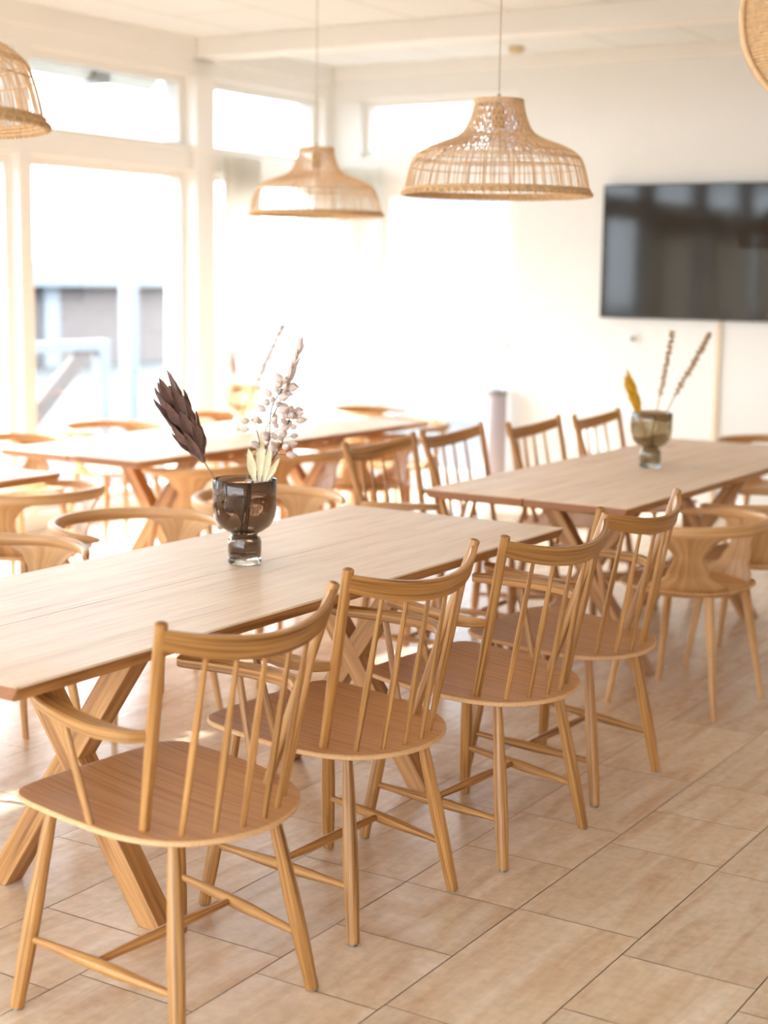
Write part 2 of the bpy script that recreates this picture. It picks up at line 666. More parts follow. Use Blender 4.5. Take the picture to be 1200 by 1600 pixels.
# far wall with door and the window above it
DY0, DY1 = 4.96, 6.22
mb = MB()
mb.box((XF, YR-0.2, -0.06), (XF+0.24, DY0, CEIL))
mb.box((XF, DY1, -0.06), (XF+0.24, YW+0.24, CEIL))
mb.box((XF, DY0, 2.72), (XF+0.24, DY1, CEIL))
mb.box((XF, DY0, 2.12), (XF+0.24, DY1, 2.32))
struct(mb.build('wall_far', plain('ivory_painted_wall', (230, 229, 226), 0.85, noise=0.012, nscale=3, bump=0.05)))
w = struct(empty('window_9', (XF+0.1, DY0, 2.32)))
mb = MB()
for a, b_, c, d in ((0, 0.05, 0, 0.40), (1.21, 1.26, 0, 0.40), (0.05, 1.21, 0, 0.05), (0.05, 1.21, 0.35, 0.40)):
    mb.box((-0.03, a, c), (0.05, b_, d))
mb.build('window_frame', FRAME, w)
MB().box((0.01, 0.04, 0.04), (0.018, 1.22, 0.36)).build('glazing', GLASS, w)
d = struct(empty('door_1', (XF+0.06, DY0, 0)))
mb = MB()
mb.box((-0.03, 0, 0), (0.04, 0.07, 2.12)).box((-0.03, 1.02, 0), (0.04, 1.09, 2.12))
mb.box((-0.03, 0.07, 2.04), (0.04, 1.02, 2.12)).box((-0.03, 0.07, 0), (0.04, 1.02, 0.14))
mb.box((-0.03, 1.16, 0), (0.04, 1.26, 2.12))
mb.build('door_frame', FRAME, d)
MB().box((0.0, 0.06, 0.12), (0.01, 1.03, 2.06)).build('door_glass', GLASS, d)
mb = MB()
mb.tube([(-0.03, 0.035, 1.03), (-0.075, 0.035, 1.03), (-0.08, 0.06, 1.03), (-0.08, 0.16, 1.03)], 0.008, 8)
mb.build('door_handle', METAL, d)
struct(MB().box((XF-0.03, YR, 2.86), (XF-0.001, YW-0.001, CEIL-0.001)).build('trim_3', FRAME))
struct(MB().box((7.93, YR, 2.83), (8.12, YW-0.001, CEIL-0.001)).build('trim_4', FRAME))
struct(MB().box((XB, YW-0.03, 2.83), (XF-0.04, YW-0.001, CEIL-0.001)).build('trim_5', FRAME))
struct(MB().box((XF-0.015, YR, 0), (XF-0.001, DY0, 0.08)).build('baseboard_far', FRAME))


# ------------------------------------------------------------------ dining table
def add_plank(x0, x1, y0, y1, zt, th, out_side):
    """cross-section in Y/Z lofted along X; out_side = -1/+1 side whose edge slants under"""
    sl = 0.014
    ring = []
    if out_side < 0:
        prof = [(y0+sl, zt-th), (y0+0.002, zt-0.010), (y0, zt-0.004), (y0+0.003, zt), (y1, zt), (y1, zt-th)]
    else:
        prof = [(y0, zt-th), (y0, zt), (y1-0.003, zt), (y1, zt-0.004), (y1-0.002, zt-0.010), (y1-sl, zt-th)]
    m = MB()
    n = 12
    rings = []
    for i in range(n+1):
        x = x0+(x1-x0)*i/n
        rings.append([(x, yy, zz) for yy, zz in prof])
    # soften both ends
    def shrink(r, dx, s):
        cyy = sum(p[1] for p in r)/len(r)
        return [(r[0][0]+dx, p[1]+(0.004 if p[1] < cyy else -0.004)*s, p[2]+(-0.003 if p[2] > zt-th/2 else 0.005)*s) for p in r]
    rings = [shrink(rings[0], 0.0, 1)]+[[(p[0]+0.006, p[1], p[2]) for p in rings[0]]]+rings[1:-1] + \
            [[(p[0]-0.006, p[1], p[2]) for p in rings[-1]]]+[shrink(rings[-1], 0.0, 1)]
    m.loft(rings, cap_mi=1, smooth=False)
    for fi, f in enumerate(m.f):
        if len(f) == 4 and min(m.v[q].z for q in f) < zt-0.0045:
            m.mi[fi] = 2
    return m


TL, TW, TH, TTH = 2.36, 0.81, 0.72, 0.032


def make_table():
    t = empty('dining_table')
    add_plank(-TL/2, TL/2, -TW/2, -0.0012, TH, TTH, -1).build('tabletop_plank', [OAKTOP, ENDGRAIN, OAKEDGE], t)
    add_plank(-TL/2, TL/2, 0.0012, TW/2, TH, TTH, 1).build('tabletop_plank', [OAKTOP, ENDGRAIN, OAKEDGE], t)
    for sx in (-1, 1):
        xc = sx*(TL/2-0.58)
        xa, xb = xc-0.031, xc+0.031
        tr = empty('trestle')
        tr.parent = t
        zb, zt = 0.0, TH-TTH-0.0005
        for sy in (-1, 1):
            # beam from floor at y=sy*.25 to the underside at y=-sy*.215
            m = MB()
            hw = 0.036
            inset = 0.0008*sy
            r0_ = [(xa+abs(inset), sy*0.25-hw, zb), (xb-abs(inset), sy*0.25-hw, zb), (xb-abs(inset), sy*0.25+hw, zb), (xa+abs(inset), sy*0.25+hw, zb)] if sy > 0 else \
                  [(xa, sy*0.25-hw, zb), (xb, sy*0.25-hw, zb), (xb, sy*0.25+hw, zb), (xa, sy*0.25+hw, zb)]
            r1_ = [(p[0], -sy*0.215+(p[1]-sy*0.25), zt) for p in r0_]
            rings = []
            for i in range(9):
                s = i/8
                rings.append([tuple(Vector(a).lerp(Vector(b_), s)) for a, b_ in zip(r0_, r1_)])
            m.loft(rings, smooth=False)
            m.build('leg', OAKEDGE, tr, bevel=0.0025)
    return t


T1 = make_table()
T1.location = (3.24, 2.51, 0)
tag(T1, 'oak plank dining table closest to the camera, holding the dark smoky vase', 'table', 'oak trestle dining tables')
for (x, y, lab) in ((6.10, 2.51, 'oak trestle dining table with the yellow flower vase, in front of the TV wall'),
                    (6.08, 4.68, 'sun-washed oak dining table under the smaller hanging lamp, with the pale amber vase'),
                    (3.26, 4.68, 'oak dining table cut by the left edge of the photo, behind the hoop-backed chairs')):
    t = copy_tree(T1)
    t.location = (x, y, 0)
    t['label'] = lab


# ------------------------------------------------------------------ spindle armchair
def seat_z(y):
    return 0.447+0.062*y


def make_spindle_chair():
    c = empty('spindle_armchair')
    half = [(0, .238), (.12, .237), (.19, .232), (.226, .214), (.243, .175), (.248, .08), (.246, -.02),
            (.236, -.09), (.209, -.155), (.160, -.208), (.085, -.244), (0, -.257)]
    ring = half+[(-x, y) for x, y in reversed(half[1:-1])]
    out = [Vector((p.x, p.y, 0)) for p in catmull([(x, y, 0) for x, y in ring], 3, closed=True)]
    m = MB()
    th = 0.013
    n = len(out)

    def lay(s, dz, ins=0.0):
        r = []
        for p in out:
            q = Vector((p.x*s, p.y*s, 0))
            if ins:
                q -= p.normalized()*ins
            dish = -0.010*(1-s*s) if s < 1 else 0
            r.append(Vector((q.x, q.y, seat_z(q.y)+dz+dish)))
        return r
    # top
    scal = [0.04, 0.3, 0.55, 0.75, 0.9, 0.97]
    rings = [lay(s, 0) for s in scal]+[lay(1, -0.001, 0.003)]
    base = len(m.v)
    for r in rings:
        m.v.extend(r)
    for i in range(len(rings)-1):
        for k_ in range(n):
            k2 = (k_+1) % n
            ids = (base+i*n+k_, base+(i+1)*n+k_, base+(i+1)*n+k2, base+i*n+k2)
            m.face(ids, [(m.v[q].x, m.v[q].y) for q in ids][::1], 0, True)
    m.face([base+k_ for k_ in range(n)], [(m.v[base+k_].x, m.v[base+k_].y) for k_ in range(n)], 0, True)
    # underside
    rings = [lay(1, -th, 0.003), lay(0.9, -th), lay(0.5, -th), lay(0.04, -th)]
    base = len(m.v)
    for r in rings:
        m.v.extend(r)
    for i in range(len(rings)-1):
        for k_ in range(n):
            k2 = (k_+1) % n
            ids = (base+i*n+k_, base+(i+1)*n+k_, base+(i+1)*n+k2, base+i*n+k2)
            m.face(ids, [(m.v[q].x, m.v[q].y) for q in ids], 0, True)
    m.face([base+3*n+k_ for k_ in range(n)], [(out[k_].x, out[k_].y) for k_ in range(n)], 0, True)
    # plywood edge
    rings = [lay(1, -0.001, 0.003), lay(1, -0.0035), lay(1, -th+0.0025), lay(1, -th, 0.003)]
    m.loft(rings, cap=False, mi=1)
    m.build('seat', [OAKSEAT, PLY], c)
    # legs
    for sx in (-1, 1):
        for top, foot in (((sx*.172, .165), (sx*.240, .212)), ((sx*.142, -.14), (sx*.202, -.208))):
            zt = seat_z(top[1])-th
            p0, p1 = Vector((foot[0], foot[1], 0.004)), Vector((top[0], top[1], zt))
            ks = [(0, .0145), (0.25, .0172), (0.45, .0178), (0.75, .0148), (1.0, .0112)]
            pts = [p0.lerp(p1, i/14) for i in range(15)]
            lg = MB().tube(pts, [interp(ks, i/14) for i in range(15)], 14).build('leg', OAK, c)
            MB().tube([(foot[0], foot[1], 0), (foot[0], foot[1], 0.006)], 0.011, 12).build('foot_glide', METAL, lg)

    def on_leg(sx, front, z):
        if front:
            top, foot = (sx*.172, .165), (sx*.240, .212)
        else:
            top, foot = (sx*.142, -.14), (sx*.202, -.208)
        s = z/(seat_z(top[1])-th)
        return Vector((foot[0]+(top[0]-foot[0])*s, foot[1]+(top[1]-foot[1])*s, z))
    ks = [(0, .0078), (0.5, .0138), (1, .0078)]
    mids = []
    for sx in (-1, 1):
        a, b_ = on_leg(sx, True, .150), on_leg(sx, False, .125)
        mids.append(a.lerp(b_, 0.45))
        MB().tube([a.lerp(b_, i/14) for i in range(15)], [interp(ks, i/14) for i in range(15)], 12).build('stretcher', OAK, c)
    ks2 = [(0, .008), (0.5, .0118), (1, .008)]
    MB().tube([mids[0].lerp(mids[1], i/14) for i in range(15)], [interp(ks2, i/14) for i in range(15)], 12).build('stretcher', OAK, c)
    # back posts
    for sx in (-1, 1):
        p0, p1 = Vector((sx*.180, -.100, seat_z(-.1)-.004)), Vector((sx*.250, -.220, .872))
        ks = [(0, .0108), (0.4, .0130), (0.8, .0125), (1, .0125)]
        pts = [p0.lerp(p1, i/12) for i in range(13)]
        MB().tube(pts, [interp(ks, i/12) for i in range(13)], 14, round_end=0.0022, cap_mi=1).build('back_post', [OAK, ENDGRAIN], c)
    # top rail
    cl = catmull([(-.246, -.208), (-.165, -.252), (-.105, -.272), (-.035, -.284), (.035, -.284), (.105, -.272), (.165, -.252), (.246, -.208)], 5) \
        if False else catmull([(-.246, -.212, 0), (-.165, -.252, 0), (-.085, -.277, 0), (0, -.286, 0), (.085, -.277, 0), (.165, -.252, 0), (.246, -.212, 0)], 6)
    rings = []
    L = len(cl)
    for i, p in enumerate(cl):
        t_ = (cl[min(i+1, L-1)]-cl[max(i-1, 0)]).normalized()
        nrm = Vector((-t_.y, t_.x, 0))
        s = abs(p.x)/.246
        zb = .780+.042*s**2.2
        zt = .829+.033*s**2.0
        lean = -0.010
        hw = .0085
        rings.append([p-nrm*hw+Vector((0, 0, zb+.003)), p-nrm*(hw-.003)+Vector((0, 0, zb)), p+nrm*(hw-.003)+Vector((0, 0, zb)), p+nrm*hw+Vector((0, 0, zb+.003)),
                      p+nrm*hw+Vector((0, lean, zt-.003)), p+nrm*(hw-.003)+Vector((0, lean, zt)), p-nrm*(hw-.003)+Vector((0, lean, zt)), p-nrm*hw+Vector((0, lean, zt-.003))])
    MB().loft(rings).build('top_rail', OAK, c)
    # spindles
    for bx, by, tx, ty, tz in ((.150, -.170, .165, -.250, .800), (.093, -.203, .103, -.271, .786), (.032, -.221, .035, -.283, .782)):
        for sx in (-1, 1):
            p0, p1 = Vector((sx*bx, by, seat_z(by)-.004)), Vector((sx*tx, ty, tz+.006))
            ks = [(0, .0058), (0.4, .0080), (1, .0052)]
            MB().tube([p0.lerp(p1, i/10) for i in range(11)], [interp(ks, i/10) for i in range(11)], 10).build('spindle', OAK, c)
    # arms
    for sx in (-1, 1):
        cl = catmull([(-.212, -.150, 0), (-.244, -.120, 0), (-.257, -.070, 0), (-.250, .0, 0), (-.228, .09, 0), (-.198, .172, 0)], 5)
        L = len(cl)
        rings = []
        for i, p in enumerate(cl):
            t_ = (cl[min(i+1, L-1)]-cl[max(i-1, 0)]).normalized()
            nrm = Vector((-t_.y, t_.x, 0))
            s = i/(L-1)
            w_ = interp([(0, .009), (.22, .016), (.5, .022), (.94, .021), (1, .014)], s)
            h = interp([(0, .010), (.3, .0125), (1, .011)], s)
            zc = .640+.016*s
            q = [p-nrm*w_, p-nrm*(w_-.004), p+nrm*(w_-.004), p+nrm*w_, p+nrm*w_, p+nrm*(w_-.004), p-nrm*(w_-.004), p-nrm*w_]
            zz = [-h+.004, -h, -h, -h+.004, h-.004, h, h, h-.004]
            rings.append([Vector((v.x*(-sx), v.y, zc+dz)) for v, dz in zip(q, zz)])
        if sx > 0:
            rings = [list(reversed(r)) for r in rings]
        arm = MB().loft(rings).build('armrest', OAK, c)
        p0, p1 = Vector((sx*.236, -.010, seat_z(0)-.006)), Vector((sx*.250, .045, .645))
        MB().tube([p0.lerp(p1, i/8) for i in range(9)], [interp([(0, .0085), (.5, .0088), (1, .0078)], i/8) for i in range(9)], 12,
                  squash=(0.8, 1.1)).build('arm_support', OAK, c)
    return c


S0 = make_spindle_chair()
near = [(2.385, 2.000, -4.5, 'oak spindle-back armchair nearest the camera, whole seat and back in view'),
        (3.020, 2.020, -4.0, 'second oak spindle armchair along the near table side, in sharp focus behind the nearest chair'),
        (3.610, 1.945, -5.0, 'third oak spindle armchair from the camera along the near table side'),
        (4.185, 1.965, -3.0, 'fourth oak spindle armchair, overlapping the corner where the two tables meet')]
far = [(5.135, 3.03, 180, 'blurred spindle armchair behind the far table, leftmost of the four backs there'),
       (5.705, 3.03, 180, 'blurred spindle armchair behind the far table, second back from the left'),
       (6.265, 2.93, 180, 'blurred spindle armchair behind the far table, third back from the left, by the door side'),
       (6.825, 2.88, 180, 'blurred spindle armchair back rising just left of the yellow flower vase')]
for i, (x, y, a, lab) in enumerate(near+far):
    c = S0 if i == 0 else copy_tree(S0)
    c.location = (x, y, 0)
    c.rotation_euler = (0, 0, math.radians(a))
    tag(c, lab, 'chair', 'spindle armchairs along the near table' if i < 4 else 'spindle armchairs behind the far table')


# ------------------------------------------------------------------ hoop-backed shell chair
def make_hoop_chair():
    c = empty('hoop_back_chair')
    # seat: shallow dished shell
    m = MB()
    n = 48
    out = []
    for k_ in range(n):
        a = 2*PI*k_/n
        x, y = math.sin(a), math.cos(a)
        r = 1/((abs(x)**2.7+abs(y)**2.7)**(1/2.7))
        out.append(Vector((x*r*.232, y*r*(.225 if y > 0 else .215)+.005, 0)))

    def lay(s, dz):
        return [Vector((p.x*s, p.y*s, .443-.018*(1-s*s)+dz)) for p in out]
    rings = [lay(.03, 0), lay(.3, 0), lay(.6, 0), lay(.85, 0), lay(.97, 0), lay(1, -.004), lay(1, -.010), lay(.96, -.016), lay(.7, -.02), lay(.3, -.02), lay(.03, -.02)]
    base = len(m.v)
    for r in rings:
        m.v.extend(r)
    for i in range(len(rings)-1):
        for k_ in range(n):
            k2 = (k_+1) % n
            ids = (base+i*n+k_, base+i*n+k2, base+(i+1)*n+k2, base+(i+1)*n+k_)
            m.face(ids[::-1], [(m.v[q].x, m.v[q].y) for q in ids[::-1]])
    m.face([base+k_ for k_ in range(n)], [(0, 0)]*n)
    m.face([base+(len(rings)-1)*n+k_ for k_ in range(n)][::-1], [(0, 0)]*n)
    m.build('seat', OAKPALE, c)

    # hoop: horseshoe around the back
    def hoop(phi):
        return Vector((.285*math.sin(phi), -.262*math.cos(phi)+.0, 0))
    rings = []
    span = math.radians(128)
    for i in range(41):
        s = i/40
        phi = -span+2*span*s
        p = hoop(phi)
        t_ = (hoop(phi+.01)-hoop(phi-.01)).normalized()
        nr = Vector((t_.y, -t_.x, 0))
        e = abs(2*s-1)
        w_ = interp([(0, .0155), (.75, .0165), (.95, .0125), (1, .006)], e)
        h = interp([(0, .0225), (.6, .020), (.95, .013), (1, .006)], e)
        zc = .657-.010*e*e
        ring = []
        for k_ in range(12):
            a = 2*PI*k_/12
            ca_, sa_ = math.cos(a), math.sin(a)
            ring.append(p+nr*w_*math.copysign(abs(ca_)**.7, ca_)+Vector((0, 0, zc+h*math.copysign(abs(sa_)**.7, sa_))))
        rings.append(ring)
    MB().loft(rings).build('back_hoop', OAKPALE, c)
    # two waisted uprights growing from the seat into the hoop
    for sx in (-1, 1):
        m = MB()
        rings = []
        nv, nu = 16, 10
        for j in range(nv+1):
            v = j/nv
            z = interp([(0, .425), (.18, .452), (1, .655)], v)
            z = .416+(.655-.416)*v
            rx = interp([(0, .205), (.25, .222), (.6, .244), (1, .283)], v)
            ry = interp([(0, .190), (.25, .208), (.6, .230), (1, .260)], v)
            hwid = interp([(0, .86), (.13, .74), (.32, .36), (.60, .215), (.82, .34), (1, .68)], v)
            cphi = math.radians(66)*sx
            ring = []
            for side in (0, 1):
                for i in range(nu+1):
                    s = i/nu if side == 0 else 1-i/nu
                    phi = cphi+(2*s-1)*hwid
                    e = abs(2*s-1)
                    th = .0075*(1-.55*e**4)
                    d_ = th if side == 0 else -th
                    ring.append(Vector(((rx+d_)*math.sin(phi), -(ry+d_)*math.cos(phi), z)))
            rings.append(ring)
        MB().loft(rings).build('upright', OAKPALE, c)
    # legs
    for sx in (-1, 1):
        for top, foot in (((sx*.150, .150), (sx*.205, .205)), ((sx*.150, -.140), (sx*.205, -.205))):
            p0, p1 = Vector((foot[0], foot[1], 0)), Vector((top[0], top[1], .426))
            MB().tube([p0.lerp(p1, i/8) for i in range(9)], [interp([(0, .0105), (1, .0175)], i/8) for i in range(9)], 12).build('leg', OAKPALE, c)
    return c


H0 = make_hoop_chair()
hoops = [
    (5.21, 1.98, -4, 'hoop-backed oak chair at the near side of the far table, back and legs fully visible', 'hoop chairs in front of the far table'),
    (5.87, 1.96, 2, 'hoop-backed oak chair cut by the right photo edge, beside the far table', 'hoop chairs in front of the far table'),
    (7.95, 2.60, 96, 'hoop-backed chair at the far head of the table with the yellow flowers', None),
    (2.55, 3.42, 172, 'hoop-backed chair behind the near table, almost all outside the left photo edge', 'hoop chairs behind the near table'),
    (3.27, 3.44, 162, 'hoop-backed chair at the left photo edge behind the near table', 'hoop chairs behind the near table'),
    (3.95, 3.46, 160, 'hoop-backed chair behind the near table, left of the smoky vase', 'hoop chairs behind the near table'),
    (4.70, 3.46, 163, 'hoop-backed chair directly behind the smoky vase on the near table', 'hoop chairs behind the near table'),
    (4.33, 4.34, -4, 'hoop chair before the left-edge table, its rail end pointing right', 'hoop chairs in front of the back row tables'),
    (5.39, 4.33, 1, 'hoop-backed chair tucked under the sun-washed table, below the brown dried flower', 'hoop chairs in front of the back row tables'),
    (6.05, 4.34, -1, 'hoop-backed chair tucked under the sun-washed table, right behind the white dried sprigs', 'hoop chairs in front of the back row tables'),
    (6.71, 4.33, 0, 'hoop-backed chair tucked under the sun-washed table at its door end', 'hoop chairs in front of the back row tables'),
    (7.56, 4.66, 92, 'hoop-backed chair at the door-side head of the sun-washed table', None),
    (4.05, 5.60, 178, 'hoop-backed chair behind the left-edge table, outside the photo edge', 'hoop chairs by the windows'),
    (5.52, 5.62, 176, 'hoop-backed chair by the windows, at the photo edge left of the window mullion', 'hoop chairs by the windows'),
    (6.36, 5.72, 165, 'hoop-backed chair by the windows, its orange rail seen left of the brown dried flower', 'hoop chairs by the windows'),
    (7.20, 5.66, 182, 'hoop-backed chair by the windows, behind the pale amber vase', 'hoop chairs by the windows'),
    (8.15, 5.20, 200, 'hoop-backed chair standing alone before the glass door', 'hoop chairs by the windows'),
]
for i, (x, y, a, lab, grp) in enumerate(hoops):
    c = H0 if i == 0 else copy_tree(H0)
    c.location = (x, y, 0)
    c.rotation_euler = (0, 0, math.radians(a))
    if 'group' in c:
        del c['group']
    tag(c, lab, 'chair', grp)


# ------------------------------------------------------------------ vases
def make_vase(name, loc, body_mat, label, s=1.0, group='glass goblet vases on the tables'):
    v = empty(name, loc)
    outer = [(.0, .016), (.040, .016), (.0445, .022), (.0455, .035), (.0455, .062), (.0425, .072), (.034, .078), (.036, .084), (.052, .092),
             (.070, .106), (.082, .128), (.0862, .150), (.0868, .190), (.0862, .229)]
    t = .0032
    inner = [(.0835, .229), (.0836, .190), (.083, .151), (.079, .130), (.068, .110), (.050, .096), (.034, .088), (.0295, .079), (.038, .069),
             (.042, .060), (.042, .036), (.040, .024), (.0, .0205)]
    prof = [(r*s, z*s) for r, z in outer]+[(.0848*s, .2315*s)]+[(r*s, z*s) for r, z in inner]
    MB().lathe(prof, 56, close=False).build('bowl', body_mat, v)
    pb = [(.0, .0005), (.040, .0005), (.0445, .004), (.0455, .010), (.0445, .0148), (.040, .0157), (.0, .0157)]
    MB().lathe([(r*s, z*s) for r, z in pb], 48, close=False).build('base', CLEAR, v)
    tag(v, label, 'vase', group)
    return v


VZ = TH
v1 = make_vase('glass_vase', (3.33, 2.535, VZ), SMOKE, 'dark smoky-brown glass vase on the nearest table')
v2 = make_vase('glass_vase', (6.08, 2.51, VZ), OLIVE, 'olive-brown glass vase on the table before the TV')
v3 = make_vase('glass_vase', (6.16, 4.70, VZ), AMBER, 'pale amber glass vase on the sun-washed table by the windows')


# dried plants
def leaf_mb(m, base, tip, width, cup, mi=0, side=None):
    """a folded lance-shaped bract"""
    b_, t_ = Vector(base), Vector(tip)
    d_ = (t_-b_)
    L = d_.length
    d_ = d_/L
    sd = (side-d_*side.dot(d_)).normalized()
    nn = d_.cross(sd)
    cols = []
    for i in range(7):
        s = i/6
        wd = width*interp([(0, .35), (.45, 1.0), (.8, .55), (1, .02)], s)
        c_ = b_+d_*L*s
        cols.append([c_-sd*wd-nn*wd*cup, c_-sd*wd*.5-nn*wd*cup*.25, c_+nn*0.0008, c_+sd*wd*.5-nn*wd*cup*.25, c_+sd*wd-nn*wd*cup])
    rings = [r+[p-nn*.0009 for p in reversed(r)] for r in cols]
    m.loft(rings, cap=True)


BROWN = plain('dried_brown_bract', (110, 82, 74), 0.6, noise=0.28, nscale=70)
YELLOW = plain('dyed_yellow_bract', (206, 158, 34), 0.6, noise=0.2, nscale=60)
STEMD = plain('dark_dry_stem', (74, 52, 40), 0.7, noise=0.2, nscale=60)
STEMT = plain('tan_dry_stem', (164, 132, 92), 0.7, noise=0.2, nscale=60)
PALE = plain('bleached_petal', (226, 208, 200), 0.7, noise=0.08, nscale=50)
CREAM = plain('cream_dried_leaf', (226, 214, 176), 0.7, noise=0.12, nscale=40)


def scr(px, py, pt):
    """direction helpers: offset in metres, right/up as seen from the room side, at a point"""
    R_ = Vector((r2.x, r2.y, 0)).normalized()
    return R_*px+Vector((0, 0, py))+Vector(pt)


def cone_flower(name, foot, neck, tip, rmax, n, mat, stem_mat, label, group=None, lw=0.016, seed=3):
    foot, neck, tip = Vector(foot), Vector(neck), Vector(tip)
    o = empty(name, foot)
    rr = random.Random(seed)
    ax = (tip-neck)
    L = ax.length
    ax.normalize()
    a = ax.orthogonal().normalized()
    b_ = ax.cross(a)
    st = MB()
    st.tube([foot-foot, (neck-foot)*.5+Vector((.002, .001, 0)), neck-foot], [.0016, .0018, .0022], 8)
    st.build('stem', stem_mat, o)
    m = MB()
    # core
    m.tube([neck-foot, neck-foot+ax*L*.3, neck-foot+ax*L*.8], [.006, rmax*.45, .004], 10)
    for i in range(n):
        s = i/(n-1)
        ang = i*2.39996+.4
        dr = a*math.cos(ang)+b_*math.sin(ang)
        r_b = .004+rmax*.35*min(1, s*2.2)*(1-s*.6)
        base = neck-foot+ax*(L*(.02+.66*s))+dr*r_b
        r_t = rmax*(.95+.25*s)*(1 if s < .7 else .62)
        ll = L*(.34-.02*s)+rr.uniform(-.01, .012)
        tp = neck-foot+ax*(L*(.02+.66*s)+ll)+dr*r_t*(.9+rr.uniform(-.1, .2))
        leaf_mb(m, base, tp, lw*(.85+.3*rr.random()), .55, side=ax.cross(dr))
    m.build('flower_head', mat, o)
    tag(o, label, 'dried flower', group)
    return o


def P3(px, py, depth_pt):
    """world point on the plane through depth_pt facing the lens, for a sightline in photo pixels"""
    d_ = fwd*2441.36+r2*(px-600)+u2*(800-py)
    o_ = Vector((0, 0, CAM_H))
    t_ = (Vector(depth_pt)-o_).dot(fwd)/d_.dot(fwd)
    return o_+d_*t_


V1 = Vector((3.33, 2.535, VZ))
ft = V1+Vector((.012, -.008, .082))
nk = P3(319, 722, V1+Vector((-.04, .03, .3)))
tp = P3(251, 588, V1+Vector((-.08, .04, .5)))
cone_flower('dried_protea_flower', ft, nk, tp, .040, 24, BROWN, STEMT, 'dark brown spiky dried flower head leaning left out of the smoky vase')


def sprig(name, foot, way, buds, bud_r, mat, stem_mat, label, leaves=(), group=None, seed=1, srad=.0016, spike=False):
    foot = Vector(foot)
    o = empty(name, foot)
    rr = random.Random(seed)
    path = catmull([Vector(w_)-foot for w_ in way], 16 if spike else 6)
    n = len(path)
    MB().tube(path, [srad*(1.1-.5*i/(n-1)) for i in range(n)], 7).build('stem', stem_mat, o)
    m = MB()
    tw = MB()
    for i in range(buds):
        s = (i+.5)/buds
        idx = int((.42+.56*s)*(n-1)) if not spike else int((.45+.54*s)*(n-1))
        p = path[idx]
        t_ = (path[min(idx+1, n-1)]-path[idx-1]).normalized()
        a = t_.orthogonal().normalized()
        q = (a*math.cos(i*2.4)+t_.cross(a)*math.sin(i*2.4))
        ln = (.006 if spike else rr.uniform(.016, .038)*(1.15-s*.6))
        e = p+q*ln+t_*ln*(.9 if spike else .5)
        if not spike:
            tw.tube([p, e], .0007, 5)
        dr = (e-p).normalized()
        br_ = bud_r*rr.uniform(.75, 1.15)
        m.tube([e-dr*br_*.9, e-dr*br_*.35, e+dr*br_*.4, e+dr*br_*1.2, e+dr*br_*1.8], [br_*.35, br_*.85, br_*.95, br_*.5, br_*.05], 8)
    k0_ = len(m.v)
    m.v += tw.v
    for f_, u_ in zip(tw.f, tw.uv):
        m.face([q+k0_ for q in f_], u_, 1, True)
    m.build('bud_spray', [mat, stem_mat], o)
    if leaves:
        m = MB()
        for (b0, t0, w_) in leaves:
            leaf_mb(m, Vector(b0)-foot, Vector(t0)-foot, w_, .25, side=Vector((r2.x, r2.y, 0.1)))
        m.build('leaves', CREAM, o)
    tag(o, label, 'dried flower', group)
    return o


D1 = V1+Vector((0, 0, .3))
D1b = D1+Vector((.03, .02, 0))
g = 'white dried sprigs in the smoky vase'
sprig('dried_sprig', V1+Vector((-.006, .01, .080)), [V1+Vector((-.006, .01, .080)), V1+Vector((.02, .0, .2)), P3(418, 700, D1), P3(424, 640, D1), P3(440, 610, D1), P3(447, 600, D1)],
      24, .0105, PALE, STEMD, 'upright white-budded dried sprig with dark stem in the smoky vase', group=g, seed=2)
sprig('dried_sprig', V1+Vector((.006, .004, .080)), [V1+Vector((.006, .004, .080)), V1+Vector((.03, .0, .21)), P3(425, 720, D1b), P3(441, 690, D1b), P3(452, 655, D1b), P3(458, 640, D1b)],
      24, .0105, PALE, STEMD, 'white-budded dried sprig bending right in the smoky vase', group=g, seed=5)
sprig('dried_sprig', V1+Vector((.0, -.008, .080)), [V1+Vector((.0, -.008, .080)), V1+Vector((.015, -.01, .2)), P3(405, 700, D1), P3(399, 665, D1), P3(394, 655, D1)],
      7, .0105, PALE, STEMD, 'short white-budded dried sprig, leftmost of the three in the smoky vase', group=g, seed=9,
      leaves=[(P3(405, 752, D1), P3(410, 668, D1), .012), (P3(398, 752, D1), P3(388, 700, D1), .013), (P3(412, 752, D1), P3(424, 690, D1), .011), (P3(416, 752, D1), P3(437, 715, D1), .009)])
# tall feathery plume
o = empty('dried_plume', V1+Vector((.004, .012, .080)))
f0 = o.location
pts = [Vector((0, 0, 0)), V1+Vector((.03, .01, .25))-f0, P3(442, 618, D1)-f0, P3(456, 580, D1)-f0, P3(470, 538, D1)-f0]
pts = catmull(pts, 6)
MB().tube(pts, [.0016]*len(pts), 7).build('stem', STEMT, o)
m = MB()
for i in range(26):
    s = .50+.48*i/25
    idx = int(s*(len(pts)-1))
    p = pts[idx]
    t_ = (pts[min(idx+1, len(pts)-1)]-pts[idx-1]).normalized()
    a = t_.orthogonal().normalized()
    q = a*math.cos(i*2.1)+t_.cross(a)*math.sin(i*2.1)
    leaf_mb(m, p, p+t_*.040*(1.1-.35*(i/25))+q*.009, .0075, .3, side=t_.cross(q))
m.build('plume', PALE, o)
tag(o, 'tall cream feathery dried plume rising above the sprigs in the smoky vase', 'dried flower')

